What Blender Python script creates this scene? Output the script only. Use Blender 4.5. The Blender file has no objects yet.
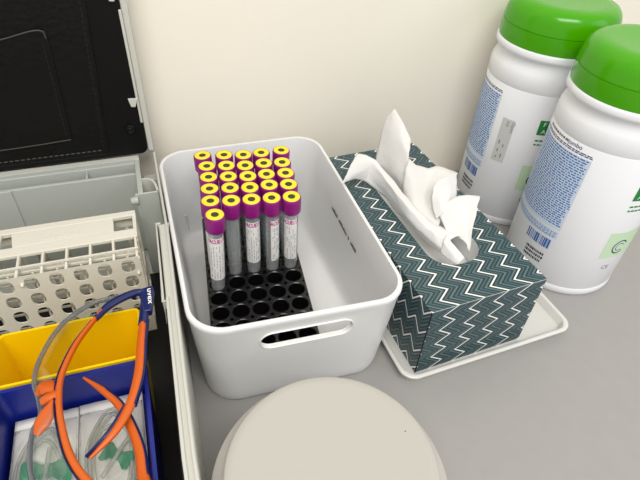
import bpy, bmesh, math, random
from mathutils import Vector, Matrix, noise
random.seed(7)
sc = bpy.context.scene
COL = sc.collection
S = 0.01                      # every length below is in centimetres
PI = math.pi

# ---------------------------------------------------------------- camera, world, lights, exposure
F, PITCH, ROLL, CH = 520.0, 0.724, 0.066, 41.0
c_, s_ = math.cos(PITCH), math.sin(PITCH)
right0, fwd, up0 = Vector((1, 0, 0)), Vector((0, c_, -s_)), Vector((0, s_, c_))
cr = right0 * math.cos(ROLL) + up0 * math.sin(ROLL)
cu = -right0 * math.sin(ROLL) + up0 * math.cos(ROLL)
cam_data = bpy.data.cameras.new('camera')
cam_data.sensor_width = 36.0
cam_data.lens = F / 640 * 36.0
cam_data.clip_start = 0.01
cam = bpy.data.objects.new('camera', cam_data)
COL.objects.link(cam)
cam.matrix_world = Matrix.Translation((0, 0, CH * S)) @ Matrix((
    (cr.x, cu.x, -fwd.x), (cr.y, cu.y, -fwd.y), (cr.z, cu.z, -fwd.z))).to_4x4()
sc.camera = cam

w = bpy.data.worlds.new('room_light')
sc.world = w
w.use_nodes = True
w.node_tree.nodes['Background'].inputs[0].default_value = (1.0, 0.98, 0.945, 1)
w.node_tree.nodes['Background'].inputs[1].default_value = 0.66

def area(name, loc, target, sx, sy, power, color):
    l = bpy.data.lights.new(name, 'AREA')
    l.shape = 'RECTANGLE'; l.size = sx; l.size_y = sy; l.energy = power; l.color = color
    o = bpy.data.objects.new(name, l)
    COL.objects.link(o)
    o.location = loc
    o.rotation_euler = (Vector(target) - Vector(loc)).to_track_quat('-Z', 'Y').to_euler()
    return o
area('ceiling_lamp', (0.15, -0.75, 1.75), (0.05, 0.4, 0.1), 1.3, 0.5, 26, (1.0, 0.975, 0.93))
area('fill_light_right', (2.2, -0.3, 1.3), (0.1, 0.4, 0.05), 1.2, 1.2, 7, (0.86, 0.93, 1.0))  # added cool fill from the front right, brightens the front faces

sc.cycles.transparent_max_bounces = 64
sc.view_settings.view_transform = 'Standard'
sc.view_settings.look = 'None'
sc.view_settings.exposure = 0.1
sc.view_settings.gamma = 1.0
sc.view_settings.use_curve_mapping = False

# ---------------------------------------------------------------- materials
def lin(c):
    return tuple(((v / 255) / 12.92 if v / 255 <= 0.04045 else ((v / 255 + 0.055) / 1.055) ** 2.4) for v in c) + (1,)

def mat(name, rgb, rough=0.5, bump=0.0, bscale=300.0, var=0.0, vscale=20.0, coat=0.0, metal=0.0, spec=0.5, sss=0.0):
    m = bpy.data.materials.new(name)
    m.use_nodes = True
    nt = m.node_tree
    b = nt.nodes['Principled BSDF']
    b.inputs['Base Color'].default_value = lin(rgb)
    b.inputs['Roughness'].default_value = rough
    b.inputs['Metallic'].default_value = metal
    b.inputs['Specular IOR Level'].default_value = spec
    b.inputs['Coat Weight'].default_value = coat
    if sss:
        b.inputs['Subsurface Weight'].default_value = sss
        b.inputs['Subsurface Scale'].default_value = 0.01
    tc = nt.nodes.new('ShaderNodeTexCoord')
    if var:
        n = nt.nodes.new('ShaderNodeTexNoise'); n.inputs['Scale'].default_value = vscale
        n.inputs['Detail'].default_value = 4
        nt.links.new(tc.outputs['Object'], n.inputs['Vector'])
        mx = nt.nodes.new('ShaderNodeMix'); mx.data_type = 'RGBA'
        mx.inputs[6].default_value = lin(tuple(max(0, v * (1 - var)) for v in rgb))
        mx.inputs[7].default_value = lin(tuple(min(255, v * (1 + var)) for v in rgb))
        nt.links.new(n.outputs['Fac'], mx.inputs[0])
        nt.links.new(mx.outputs[2], b.inputs['Base Color'])
    if bump:
        n2 = nt.nodes.new('ShaderNodeTexNoise'); n2.inputs['Scale'].default_value = bscale
        nt.links.new(tc.outputs['Object'], n2.inputs['Vector'])
        bp = nt.nodes.new('ShaderNodeBump'); bp.inputs['Strength'].default_value = bump
        bp.inputs['Distance'].default_value = 0.001
        nt.links.new(n2.outputs['Fac'], bp.inputs['Height'])
        nt.links.new(bp.outputs['Normal'], b.inputs['Normal'])
    return m

def clear(name, tint=(255, 255, 255), refl=1.45, cloud=0.0, cloud_rgb=(230, 230, 230), rough=0.05):
    """see-through plastic or glass: transparent, glossy by angle, with a little milkiness"""
    m = bpy.data.materials.new(name)
    m.use_nodes = True
    nt = m.node_tree
    for n in list(nt.nodes): nt.nodes.remove(n)
    out = nt.nodes.new('ShaderNodeOutputMaterial')
    tr = nt.nodes.new('ShaderNodeBsdfTransparent'); tr.inputs[0].default_value = lin(tint)
    gl = nt.nodes.new('ShaderNodeBsdfGlossy'); gl.inputs['Roughness'].default_value = rough
    df = nt.nodes.new('ShaderNodeBsdfDiffuse'); df.inputs[0].default_value = lin(cloud_rgb)
    lw = nt.nodes.new('ShaderNodeLayerWeight'); lw.inputs[0].default_value = 0.5
    pw = nt.nodes.new('ShaderNodeMath'); pw.operation = 'POWER'; pw.inputs[1].default_value = 3.0
    nt.links.new(lw.outputs['Facing'], pw.inputs[0])
    fr = nt.nodes.new('ShaderNodeMath'); fr.operation = 'MULTIPLY_ADD'
    fr.inputs[1].default_value = (refl - 1) * 1.2; fr.inputs[2].default_value = 0.04
    nt.links.new(pw.outputs[0], fr.inputs[0])
    m1 = nt.nodes.new('ShaderNodeMixShader'); m1.inputs[0].default_value = cloud
    m2 = nt.nodes.new('ShaderNodeMixShader')
    nt.links.new(tr.outputs[0], m1.inputs[1]); nt.links.new(df.outputs[0], m1.inputs[2])
    nt.links.new(fr.outputs[0], m2.inputs[0])
    nt.links.new(m1.outputs[0], m2.inputs[1]); nt.links.new(gl.outputs[0], m2.inputs[2])
    nt.links.new(m2.outputs[0], out.inputs[0])
    return m

M = {}
M['wall'] = mat('wall_paint', (240, 234, 221), 0.85, bump=0.15, bscale=180, var=0.012, vscale=6)
M['desk'] = mat('desk_laminate', (158, 156, 154), 0.42, bump=0.05, bscale=900, var=0.02, vscale=60)
M['floor'] = mat('floor_vinyl', (120, 118, 114), 0.6)
M['bin'] = mat('white_plastic', (228, 228, 228), 0.32, bump=0.03, bscale=500)
M['tray'] = mat('tray_plastic', (218, 217, 212), 0.35)
M['tub'] = mat('tub_plastic', (180, 177, 171), 0.5, bump=0.03, bscale=600)
M['case'] = mat('case_plastic', (198, 198, 189), 0.5, bump=0.1, bscale=800)
M['insert'] = mat('insert_plastic', (180, 184, 178), 0.45, bump=0.1, bscale=800)
M['black'] = mat('black_plastic', (11, 11, 12), 0.35, spec=0.3)
M['blackm'] = mat('black_sheet', (10, 10, 11), 0.55, bump=0.1, bscale=700, spec=0.2)
M['leather'] = mat('black_leather', (9, 9, 9), 0.45, bump=0.8, bscale=200, spec=0.25)
M['thread'] = mat('thread', (78, 76, 70), 0.8)
M['cream'] = mat('cream_plastic', (226, 222, 208), 0.42)
M['yellow'] = mat('yellow_plastic', (246, 204, 0), 0.4, bump=0.05, bscale=400)
M['blue'] = mat('blue_plastic', (18, 34, 130), 0.38, bump=0.05, bscale=400)
M['navy'] = mat('navy_frame', (24, 34, 88), 0.3)
M['orange'] = mat('orange_frame', (206, 92, 14), 0.38)
M['green_lid'] = mat('green_plastic', (70, 158, 0), 0.2, spec=0.35)
M['bottle'] = mat('bottle_plastic', (233, 234, 238), 0.33)
M['purple'] = mat('purple_cap', (140, 22, 120), 0.35)
M['yring'] = mat('yellow_ring', (252, 222, 40), 0.4)
M['stopper'] = mat('dark_stopper', (52, 54, 40), 0.6)
M['rackb'] = mat('black_rack', (13, 13, 14), 0.28)
M['paper'] = mat('label_paper', (234, 233, 231), 0.55)
M['grey_ink'] = mat('grey_ink', (120, 118, 120), 0.7)
M['black_ink'] = mat('black_ink', (30, 28, 28), 0.6)
M['magenta'] = mat('magenta_ink', (186, 40, 140), 0.6)
M['white_ink'] = mat('white_ink', (245, 245, 245), 0.6)
M['blue_ink'] = mat('blue_ink', (36, 100, 178), 0.5)
M['pale_blue'] = mat('pale_blue_label', (206, 220, 236), 0.45)
M['dark_blue_ink'] = mat('dark_blue_ink', (36, 52, 110), 0.5)
M['green_ink'] = mat('green_ink', (14, 128, 52), 0.45)
M['pale_green'] = mat('pale_green_ink', (200, 226, 192), 0.45)
M['sticker'] = mat('grey_sticker', (206, 206, 204), 0.5)
M['tissue'] = mat('tissue_paper', (224, 223, 221), 0.9, bump=0.25, bscale=500, spec=0.1)
M['glass'] = clear('tube_glass', (240, 244, 244), 1.7, 0.26, (225, 228, 228))
M['lens'] = clear('lens_clear', (250, 252, 252), 1.25, 0.0)
M['lens_edge'] = clear('lens_edge', (188, 192, 198), 2.0, 0.45, (150, 152, 158), 0.05)
M['film'] = clear('pouch_film', (252, 252, 252), 1.5, 0.03, (240, 240, 238), 0.1)
M['tubing'] = clear('clear_tubing', (236, 238, 232), 1.5, 0.35, (216, 218, 210), 0.08)
M['wing'] = mat('green_wing', (0, 132, 92), 0.35)
M['pouch_paper'] = mat('pouch_paper', (238, 236, 228), 0.7, bump=0.2, bscale=200)
M['clip'] = clear('clear_clip', (246, 246, 246), 1.4, 0.35, (236, 236, 236), 0.1)
M['screw'] = mat('dark_rivet', (30, 30, 31), 0.12, metal=0.6)

def chevron_material():
    """printed zigzag pattern from the box's own coordinates: across axis + zigzag along axis"""
    m = bpy.data.materials.new('chevron_card'); m.use_nodes = True
    nt = m.node_tree; b = nt.nodes['Principled BSDF']; b.inputs['Roughness'].default_value = 0.42
    uv = nt.nodes.new('ShaderNodeUVMap'); uv.uv_map = 'print'
    sp = nt.nodes.new('ShaderNodeSeparateXYZ'); nt.links.new(uv.outputs[0], sp.inputs[0])
    def mth(op, a, bb=None, cc=None):
        n = nt.nodes.new('ShaderNodeMath'); n.operation = op
        for i, v in enumerate((a, bb, cc)):
            if v is None: continue
            if isinstance(v, (int, float)): n.inputs[i].default_value = v
            else: nt.links.new(v, n.inputs[i])
        return n.outputs[0]
    tri = mth('PINGPONG', sp.outputs[1], 0.95)               # zigzag, period 1.9 cm
    u = mth('ADD', sp.outputs[0], mth('MULTIPLY', tri, 1.38))
    fr = mth('FRACT', mth('DIVIDE', u, 2.55))
    r = nt.nodes.new('ShaderNodeValToRGB'); r.color_ramp.interpolation = 'CONSTANT'
    wh, dk, md, lt = (238, 240, 238), (26, 47, 51), (66, 91, 97), (88, 113, 118)
    stops = [(0, wh), (.095, dk), (.19, md), (.30, dk), (.39, lt), (.50, dk), (.59, md), (.70, dk), (.79, lt), (.90, dk)]
    els = r.color_ramp.elements
    els[0].position = 0; els[0].color = lin(stops[0][1])
    els[1].position = stops[1][0]; els[1].color = lin(stops[1][1])
    for p, c in stops[2:]:
        e = els.new(p); e.color = lin(c)
    nt.links.new(fr, r.inputs[0]); nt.links.new(r.outputs[0], b.inputs['Base Color'])
    return m
M['chevron'] = chevron_material()
M['card_inside'] = mat('card_inside', (150, 140, 125), 0.9)

# ---------------------------------------------------------------- helpers
def finish(name, bm, m, parent=None, smooth=35, bevel=0.0, seg=2):
    bmesh.ops.remove_doubles(bm, verts=bm.verts, dist=1e-5)
    bmesh.ops.recalc_face_normals(bm, faces=bm.faces)
    me = bpy.data.meshes.new(name)
    for v in bm.verts: v.co *= S
    bm.to_mesh(me); bm.free()
    me.materials.append(M[m] if isinstance(m, str) else m)
    if smooth:
        for p in me.polygons: p.use_smooth = True
        me.set_sharp_from_angle(angle=math.radians(smooth))
    o = bpy.data.objects.new(name, me)
    COL.objects.link(o)
    if bevel:
        bv = o.modifiers.new('bevel', 'BEVEL'); bv.width = bevel * S; bv.segments = seg
        bv.limit_method = 'ANGLE'; bv.angle_limit = math.radians(40)
    if parent: o.parent = parent
    return o

def tag(o, label, cat, group=None):
    o['label'] = label; o['category'] = cat
    if group: o['group'] = group
    return o

def thing(name, label, cat, loc=(0, 0, 0), rot=0.0, group=None):
    o = bpy.data.objects.new(name, None)
    COL.objects.link(o)
    o.empty_display_size = 0.01
    o.location = Vector(loc) * S
    o.rotation_euler = (0, 0, rot)
    return tag(o, label, cat, group)

def bx(bm, x0, x1, y0, y1, z0, z1, mtx=None):
    vs = []
    for z in (z0, z1):
        for x, y in ((x0, y0), (x1, y0), (x1, y1), (x0, y1)):
            v = Vector((x, y, z))
            vs.append(bm.verts.new(mtx @ v if mtx else v))
    for f in ((3, 2, 1, 0), (4, 5, 6, 7), (0, 1, 5, 4), (1, 2, 6, 5), (2, 3, 7, 6), (3, 0, 4, 7)):
        bm.faces.new([vs[i] for i in f])

def loft(bm, rings, cap0=True, cap1=True, closed=True):
    vv = [[bm.verts.new(p) for p in r] for r in rings]
    n = len(rings[0])
    for a, b in zip(vv, vv[1:]):
        for i in range(n if closed else n - 1):
            j = (i + 1) % n
            bm.faces.new((a[i], a[j], b[j], b[i]))
    if cap0: bm.faces.new(list(reversed(vv[0])))
    if cap1: bm.faces.new(vv[-1])
    return vv

def rrect(x0, x1, y0, y1, r, z, n=8):
    pts = []
    for cx, cy, a0 in ((x1 - r, y0 + r, -90), (x1 - r, y1 - r, 0), (x0 + r, y1 - r, 90), (x0 + r, y0 + r, 180)):
        for k in range(n + 1):
            a = math.radians(a0 + 90 * k / n)
            pts.append(Vector((cx + r * math.cos(a), cy + r * math.sin(a), z)))
    return pts

def circle(r, z, n=48, cx=0, cy=0):
    return [Vector((cx + r * math.cos(2 * PI * k / n), cy + r * math.sin(2 * PI * k / n), z)) for k in range(n)]

def lathe(bm, prof, n=64, cx=0, cy=0, cap0=True, cap1=True):
    loft(bm, [circle(r, z, n, cx, cy) for r, z in prof], cap0, cap1)

def smooth_path(pts, sub=8):
    P = [Vector(p) for p in pts]
    P = [P[0] * 2 - P[1]] + P + [P[-1] * 2 - P[-2]]
    out = []
    for i in range(1, len(P) - 2):
        for k in range(sub):
            t = k / sub
            a, b, c, d = P[i - 1], P[i], P[i + 1], P[i + 2]
            out.append(0.5 * ((2 * b) + (c - a) * t + (2 * a - 5 * b + 4 * c - d) * t * t + (3 * b - a - 3 * c + d) * t ** 3))
    out.append(P[-2])
    return out

def sweep(bm, pts, w, h, upv=(0, 0, 1), n=12, sub=8, taper=None, closed=False):
    """round / oval section along a smooth path; w across, h along upv. w,h may be lists per control point"""
    path = smooth_path(pts, sub)
    N = len(path)
    ctl = len(pts)
    def val(q, t):
        if isinstance(q, (int, float)): return q
        x = t * (ctl - 1); i = min(int(x), ctl - 2); return q[i] * (1 - (x - i)) + q[i + 1] * (x - i)
    rings = []
    for i, p in enumerate(path):
        tn = (path[min(i + 1, N - 1)] - path[max(i - 1, 0)]).normalized()
        u = Vector(upv); u = (u - tn * u.dot(tn)).normalized()
        sd = tn.cross(u).normalized()
        t = i / (N - 1)
        ww, hh = val(w, t), val(h, t)
        rings.append([p + sd * math.cos(2 * PI * k / n) * ww + u * math.sin(2 * PI * k / n) * hh for k in range(n)])
    loft(bm, rings)

def boolean(o, cutter):
    md = o.modifiers.new('cut', 'BOOLEAN'); md.operation = 'DIFFERENCE'; md.object = cutter; md.solver = 'EXACT'
    dg = bpy.context.evaluated_depsgraph_get(); dg.update()
    me = bpy.data.meshes.new_from_object(o.evaluated_get(dg))
    o.modifiers.clear()
    o.data = me
    bpy.data.objects.remove(cutter)
    return o

def text_bm(s, size, align='LEFT', bold=0.0):
    cu_ = bpy.data.curves.new('lettering', 'FONT')
    cu_.body = s; cu_.size = size * S * 100; cu_.align_x = align; cu_.offset = bold
    cu_.resolution_u = 3
    o = bpy.data.objects.new('lettering', cu_); COL.objects.link(o)
    dg = bpy.context.evaluated_depsgraph_get(); dg.update()
    me = bpy.data.meshes.new_from_object(o.evaluated_get(dg))
    bm = bmesh.new(); bm.from_mesh(me)
    bpy.data.objects.remove(o); bpy.data.curves.remove(cu_); bpy.data.meshes.remove(me)
    return bm

def on_cyl(bm, R, ang, z, rot=0.0):
    """wrap flat x,y artwork (cm) onto an upright cylinder: x runs round it, y up"""
    cr_, sr_ = math.cos(rot), math.sin(rot)
    for v in bm.verts:
        x, y = v.co.x * cr_ - v.co.y * sr_, v.co.x * sr_ + v.co.y * cr_
        a = math.radians(ang) + x / R
        v.co = Vector((R * math.cos(a), R * math.sin(a), z + y))
    return bm

def quad(bm, x0, x1, y0, y1, nx=1):
    for i in range(nx):
        a, b = x0 + (x1 - x0) * i / nx, x0 + (x1 - x0) * (i + 1) / nx
        bm.faces.new([bm.verts.new(p) for p in ((a, y0, 0), (b, y0, 0), (b, y1, 0), (a, y1, 0))])

def copy_tree(o, parent=None):
    c = o.copy(); COL.objects.link(c)
    if parent: c.parent = parent
    for ch in list(o.children): copy_tree(ch, c)
    return c

# ---------------------------------------------------------------- setting
KO, KA = (-8.85, 22.83), 0.363      # frame shared by the storage bin, the case and the wall
def K(x, y, z=0):
    c, s = math.cos(KA), math.sin(KA)
    return (KO[0] + x * c - y * s, KO[1] + x * s + y * c, z)
WALL_Y = 28.0
root_mtx = dict(loc=Vector((KO[0], KO[1], 0)) * S, rot=(0, 0, KA))
bm = bmesh.new(); bx(bm, -90, 110, -45, WALL_Y, -3, 0)
desk = finish('desk', bm, 'desk', bevel=0.15)
desk.location = root_mtx['loc']; desk.rotation_euler = root_mtx['rot']
tag(desk, 'grey laminate desk top running along the wall under everything', 'desk')
bm = bmesh.new(); bx(bm, -190, 210, WALL_Y + 0.02, WALL_Y + 10, -75, 190)
wall = finish('wall_back', bm, 'wall', smooth=0)
wall.location = root_mtx['loc']; wall.rotation_euler = root_mtx['rot']; wall['kind'] = 'structure'
bm = bmesh.new(); bx(bm, -190, 210, -190, WALL_Y + 10, -77, -75)
fl = finish('floor', bm, 'floor', smooth=0)
fl.location = root_mtx['loc']; fl.rotation_euler = root_mtx['rot']; fl['kind'] = 'structure'
# desk support, so the top stands on the floor
bm = bmesh.new()
for x in (-80, 98):
    bm = bmesh.new(); bx(bm, x, x + 3, -40, WALL_Y - 2, -75, -3)
    finish('side_panel', bm, 'desk', desk)

# ---------------------------------------------------------------- white storage bin
def bin_shape(p):
    """the bin is a little out of square: its front runs forward towards the right"""
    t = max(0, 1 - p.y / 24.6)
    foot = 1.3 * max(0, 1 - p.z / 2.4) * (1 - t) * max(0, min(1, (p.x - 12) / 3))
    return Vector((p.x - foot - 0.02 * t * p.x / 17.35, p.y - (0.22 + (0.035 + 0.012 * p.z / 11) * p.x) * t, p.z))
def reshape(bm, fn):
    for v in bm.verts: v.co = fn(v.co)
    return bm
binr = thing('storage_bin', 'white open plastic storage bin with an oval handle hole, holding the tube rack', 'storage bin', (KO[0], KO[1], 0), KA)
bm = bmesh.new()
W_, L_ = 17.35, 24.7
def bring(ins, z, r=None, n=10): return rrect(ins, W_ - ins, ins - (0 if True else 0), L_ - ins, r if r else 3.0 - ins * .3, z, n)
outer = [(1.6, 0.0, 2.2), (1.15, 0.05, 2.4), (0.85, 0.25, 2.6), (0.72, 0.7, 2.6), (0.65, 1.6, 2.6), (0.3, 7.0, 2.6), (0.12, 10.2, 2.6), (0.0, 10.6, 2.7), (0.0, 10.85, 2.7), (0.08, 10.98, 2.65), (0.2, 11.0, 2.6), (0.34, 10.97, 2.5), (0.40, 10.8, 2.45),
         (0.62, 7.0, 2.4), (0.95, 1.7, 2.3), (1.0, 0.8, 2.2), (1.15, 0.5, 2.1), (1.5, 0.36, 1.9), (2.2, 0.32, 1.7)]
loft(bm, [bring(i, z, r) for i, z, r in outer])
reshape(bm, bin_shape)
body = finish('bin_body', bm, 'bin', smooth=50)
bm = bmesh.new()
def stadium(x0, x1, zc, r, y, n=12):
    p = []
    for k in range(n + 1):
        a = -PI / 2 + PI * k / n; p.append(Vector((x1 - r + r * math.cos(a), y, zc + r * math.sin(a))))
    for k in range(n + 1):
        a = PI / 2 + PI * k / n; p.append(Vector((x0 + r + r * math.cos(a), y, zc + r * math.sin(a))))
    return p
loft(bm, [stadium(5.1, 12.5, 8.6, 0.93, -3), stadium(5.1, 12.5, 8.6, 0.93, 3)])
cut = finish('cutter', bm, 'bin', smooth=0)
boolean(body, cut)
body.parent = binr
# raised lip round the handle hole
bm = bmesh.new()
st = stadium(5.05, 12.55, 8.6, 0.98, 0)
path = []
for p in st:
    y_out = 0.35 - (p.z - 7.0) * 0.07
    path.append(bin_shape(Vector((p.x, y_out + 0.03, p.z))))
rings = []
for i, p in enumerate(path):
    a, b = path[i - 1], path[(i + 1) % len(path)]
    t = (b - a).normalized(); nrm = Vector((0, 1, 0)); sd = t.cross(nrm).normalized()
    rings.append([p + sd * math.cos(2 * PI * k / 8) * 0.06 + nrm * math.sin(2 * PI * k / 8) * 0.18 for k in range(8)])
rings.append(rings[0]); loft(bm, rings, False, False)
finish('handle_lip', bm, 'bin', binr, smooth=60)
# clear divider clips on the two side walls
for x in (1.15, 15.35):
    bm = bmesh.new()
    bx(bm, x, x + .95, 23.3, 23.75, 1.0, 3.3)
    finish('divider_clip', bm, 'clip', binr, bevel=0.08)
# small moulded print on the inside of the right wall (too small to read in the photo)
bm = bmesh.new()
y = 16.0
random.seed(3)
words = [6, 0, 8, 0, 1, 0, 5]
for wlen in words:
    if wlen == 0: y -= 0.42; continue
    for k in range(wlen):
        h = random.choice((0.3, 0.42, 0.42))
        zc = 6.9 - (16 - y) * 0.03
        xw = W_ - (0.65 + (7.0 - zc) * 0.07) - 0.03
        bx(bm, xw - 0.01, xw, y - 0.17, y, zc, zc + h)
        if random.random() < .5: bx(bm, xw - 0.01, xw, y - 0.26, y, zc + h * .45, zc + h * .6)
        y -= 0.29
finish('moulded_print', bm, 'black_ink', binr, smooth=0)

# ---------------------------------------------------------------- black tube rack with tubes
RG = 0.26
cg, sg = math.cos(RG), math.sin(RG)
RO = (-11.54 - 0.12 * cg + 0.05 * sg, 42.36 - 0.12 * sg - 0.05 * cg)
rack = thing('tube_rack', 'black plastic test tube rack with round holes inside the white bin', 'tube rack', (RO[0], RO[1], 0.45), RG)
bm = bmesh.new()
ZT = 4.9 - 0.45
P_ = 1.8; NR, NC = 10, 5; HR = 0.76
for i in range(NR):
    for j in range(NC):
        cx, cy = j * P_, -i * P_
        n = 24
        inner, sq, low, lip = [], [], [], []
        for k in range(n):
            a = 2 * PI * (k + .5) / n; ca, sa = math.cos(a), math.sin(a)
            m_ = max(abs(ca), abs(sa))
            sq.append(Vector((cx + ca / m_ * P_ / 2, cy + sa / m_ * P_ / 2, ZT)))
            lip.append(Vector((cx + ca * (HR + .07), cy + sa * (HR + .07), ZT)))
            inner.append(Vector((cx + ca * HR, cy + sa * HR, ZT - 0.06)))
            low.append(Vector((cx + ca * HR * .98, cy + sa * HR * .98, 2.35)))
        loft(bm, [sq, lip, inner, low], False, False)
x0, x1, y0, y1 = -P_ / 2, (NC - .5) * P_, -(NR - .5) * P_, P_ / 2
for a in ((x0 - .1, x0, y0 - .1, y1 + .1), (x1, x1 + .1, y0 - .1, y1 + .1), (x0, x1, y0 - .1, y0), (x0, x1, y1, y1 + .1)):
    bx(bm, a[0], a[1], a[2], a[3], 0, ZT)
finish('rack_block', bm, 'rackb', rack, smooth=30)
bm = bmesh.new(); bx(bm, x0, x1, y0, y1, 2.2, 2.34); finish('rack_shelf', bm, 'rackb', rack, smooth=0)

caps = [[(-0.28, 0.1), (1.76, -0.09), (3.6, -0.31), (5.35, -0.17), (7.36, -0.0)],
        [(0.03, -1.81), (1.84, -1.97), (3.57, -2.19), (5.35, -2.05), (7.11, -2.13)],
        [(0.09, -3.61), (1.86, -3.78), (3.62, -3.98), (5.35, -3.89), (7.13, -3.96)],
        [(0.07, -5.43), (1.86, -5.55), (3.6, -5.75), (5.36, -5.61), (7.1, -5.77)],
        [(0.03, -7.22), (1.79, -7.43), (3.53, -7.51), (5.29, -7.56), (7.04, -7.65)],
        [(0.28, -9.16)]]
TL = 10.63                                     # tube with cap
def make_tube():
    t = bpy.data.objects.new('blood_tube', None); COL.objects.link(t); t.empty_display_size = .01
    bm = bmesh.new()
    lathe(bm, [(0.02, 0.0), (0.3, 0.06), (0.52, 0.25), (0.63, 0.6), (0.65, 1.0), (0.65, TL - 1.2)], 28, cap0=True, cap1=False)
    finish('glass_tube', bm, 'glass', t, smooth=60)
    bm = bmesh.new()
    lathe(bm, [(0.68, TL - 1.6), (0.83, TL - 1.6), (0.86, TL - 1.52), (0.86, TL - 0.2), (0.84, TL - .06), (0.79, TL), (0.74, TL - .02)], 32)
    finish('cap', bm, 'purple', t, smooth=40)
    bm = bmesh.new()
    lathe(bm, [(0.75, TL - .1), (0.75, TL + .0), (0.70, TL + .04), (0.40, TL + .05), (0.33, TL + .0), (0.32, TL - .1)], 32, cap0=False, cap1=False)
    finish('cap_ring', bm, 'yring', t, smooth=40)
    bm = bmesh.new()
    lathe(bm, [(0.34, TL - .2), (0.34, TL - .02), (0.22, TL + .01), (0.05, TL - .01)], 24)
    finish('stopper', bm, 'stopper', t, smooth=40)
    return t
def tube_label(parent, ang, span, text=True):
    bm = bmesh.new()
    quad(bm, -span / 2, span / 2, -2.2, 2.9, 20)
    on_cyl(bm, 0.662, ang, 5.5)
    lb = finish('label', bm, 'paper', parent, smooth=60)
    if text:
        bm = text_bm('VACUETTE', 0.62, 'CENTER', 0.028)
        for v in bm.verts: v.co.x *= 0.62
        on_cyl(bm, 0.668, ang, 7.85); finish('brand_print', bm, 'magenta', lb, smooth=0)
        bm = bmesh.new()
        random.seed(int(ang) + 5)
        for k in range(7):
            x = -span / 2 + 0.16 + k * (span - .3) / 6.6
            y = 2.0
            while y > -1.9:
                l = random.uniform(.12, .5)
                if random.random() < .75: quad(bm, x, x + 0.045, y - l, y)
                y -= l + 0.1
        on_cyl(bm, 0.667, ang, 5.5); finish('fine_print', bm, 'grey_ink', lb, smooth=0)
proto = None
ordr = ['first', 'second', 'third', 'fourth', 'fifth']
side = ['leftmost', 'second from left', 'middle', 'second from right', 'rightmost']
label_spec = {(4, 0): (200, 1.6, False), (4, 2): (-86, 1.75, True), (4, 3): (-48, 1.35, True), (4, 4): (-112, 1.5, True), (5, 0): (-88, 2.0, True)}
z_seat = 2.36 + 0.45
first = make_tube()
for i, row in enumerate(caps):
    for j, (tx, ty) in enumerate(row):
        tx += .12
        o = first if (i, j) == (0, 0) else copy_tree(first)
        hx, hy = j * P_, -i * P_
        # leans within its hole so that the top lands a little off centre
        lx, ly = tx - hx - .08, ty - hy - .05
        bxo = max(-.06, min(.06, -lx * .5)); byo = max(-.06, min(.06, -ly * .5))
        top = Vector((tx, ty, 13.4)); bot = Vector((hx + bxo, hy + byo, z_seat))
        ax = (top - bot).normalized()
        q = Vector((0, 0, 1)).rotation_difference(ax)
        mrot = Matrix.Rotation(RG, 4, 'Z') @ q.to_matrix().to_4x4()
        wloc = Vector((RO[0] + bot.x * cg - bot.y * sg, RO[1] + bot.x * sg + bot.y * cg, bot.z))
        o.matrix_world = Matrix.Translation(wloc * S) @ mrot
        if i == 5:
            lab = 'labelled purple capped blood tube standing alone nearest the camera, one row ahead of the others'
        else:
            rw = ['back row', 'second row from the back', 'third row from the back', 'fourth row from the back', 'front full row'][i]
            lab = 'purple capped blood tube, %s in the %s' % (side[j], rw)
            if i == 0: lab = 'purple capped blood tube, %s in the back row nearest the wall' % side[j]
            if (i, j) == (4, 1): lab = 'purple capped blood tube with bare clear glass, second from left in the front full row'
            if (i, j) in ((4, 2), (4, 3), (4, 4)): lab = 'labelled purple capped blood tube, %s in the front full row' % side[j]
            if (i, j) == (4, 0): lab = 'purple capped blood tube directly behind the lone nearest tube, leftmost in its row'
        tag(o, lab, 'test tube', 'purple capped blood tubes in the black rack')
for (i, j), (ang, span, txt) in label_spec.items():
    idx = sum(len(r) for r in caps[:i]) + j
    tubes = [o for o in COL.objects if o.name.startswith('blood_tube')]
    target = [o for o in tubes if True]
    # the tubes were linked in order
    tube_label(sorted(target, key=lambda q: q.name)[idx], ang, span, txt)

# ---------------------------------------------------------------- round tub with lid, lower edge of the photo
tub = thing('round_tub', 'pale round plastic tub with flat lid, in front of the white bin', 'tub', (1.67, 14.38, 0))
bm = bmesh.new()
lathe(bm, [(6.6, 0), (6.9, .1), (7.0, .4), (7.45, 7.9), (7.42, 8.15), (7.2, 8.3), (6.2, 8.6), (6.2, 9.0)], 96)
finish('tub_body', bm, 'tub', tub, smooth=40)
bm = bmesh.new()
lathe(bm, [(6.25, 8.7), (6.5, 8.75), (6.55, 9.0), (6.55, 9.75), (6.5, 9.92), (6.38, 10.0), (5.9, 10.0), (5.85, 9.99)], 96)
finish('tub_lid', bm, 'tub', tub, smooth=40)
bm = bmesh.new(); lathe(bm, [(0.04, 9.995), (.04, 10.015), (0.01, 10.02)], 8, cx=4.6, cy=2.75); finish('speck', bm, 'black_ink', tub)

# ---------------------------------------------------------------- tissue box on its tray
TO, TA = (9.549, 28.337), 0.423
tray = thing('serving_tray', 'shallow white plastic tray with raised rim under the tissue box', 'tray', (TO[0], TO[1], 0), 0.412)
bm = bmesh.new()
TX0, TX1, TY0, TY1 = -1.62, 17.5, -1.1, 25.4
prof = [(0.8, 0.0, .9), (0.45, 0.05, 1.1), (0.12, 1.0, 1.4), (0.0, 1.08, 1.45), (0.0, 1.2, 1.45), (0.08, 1.27, 1.4), (0.3, 1.27, 1.3), (0.42, 1.2, 1.25), (0.62, 0.45, 1.0), (0.8, 0.33, .9)]
loft(bm, [rrect(TX0 + i, TX1 - i, TY0 + i, TY1 - i, r, z, 8) for i, z, r in prof])
finish('tray_body', bm, 'tray', tray, smooth=50)

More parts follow.
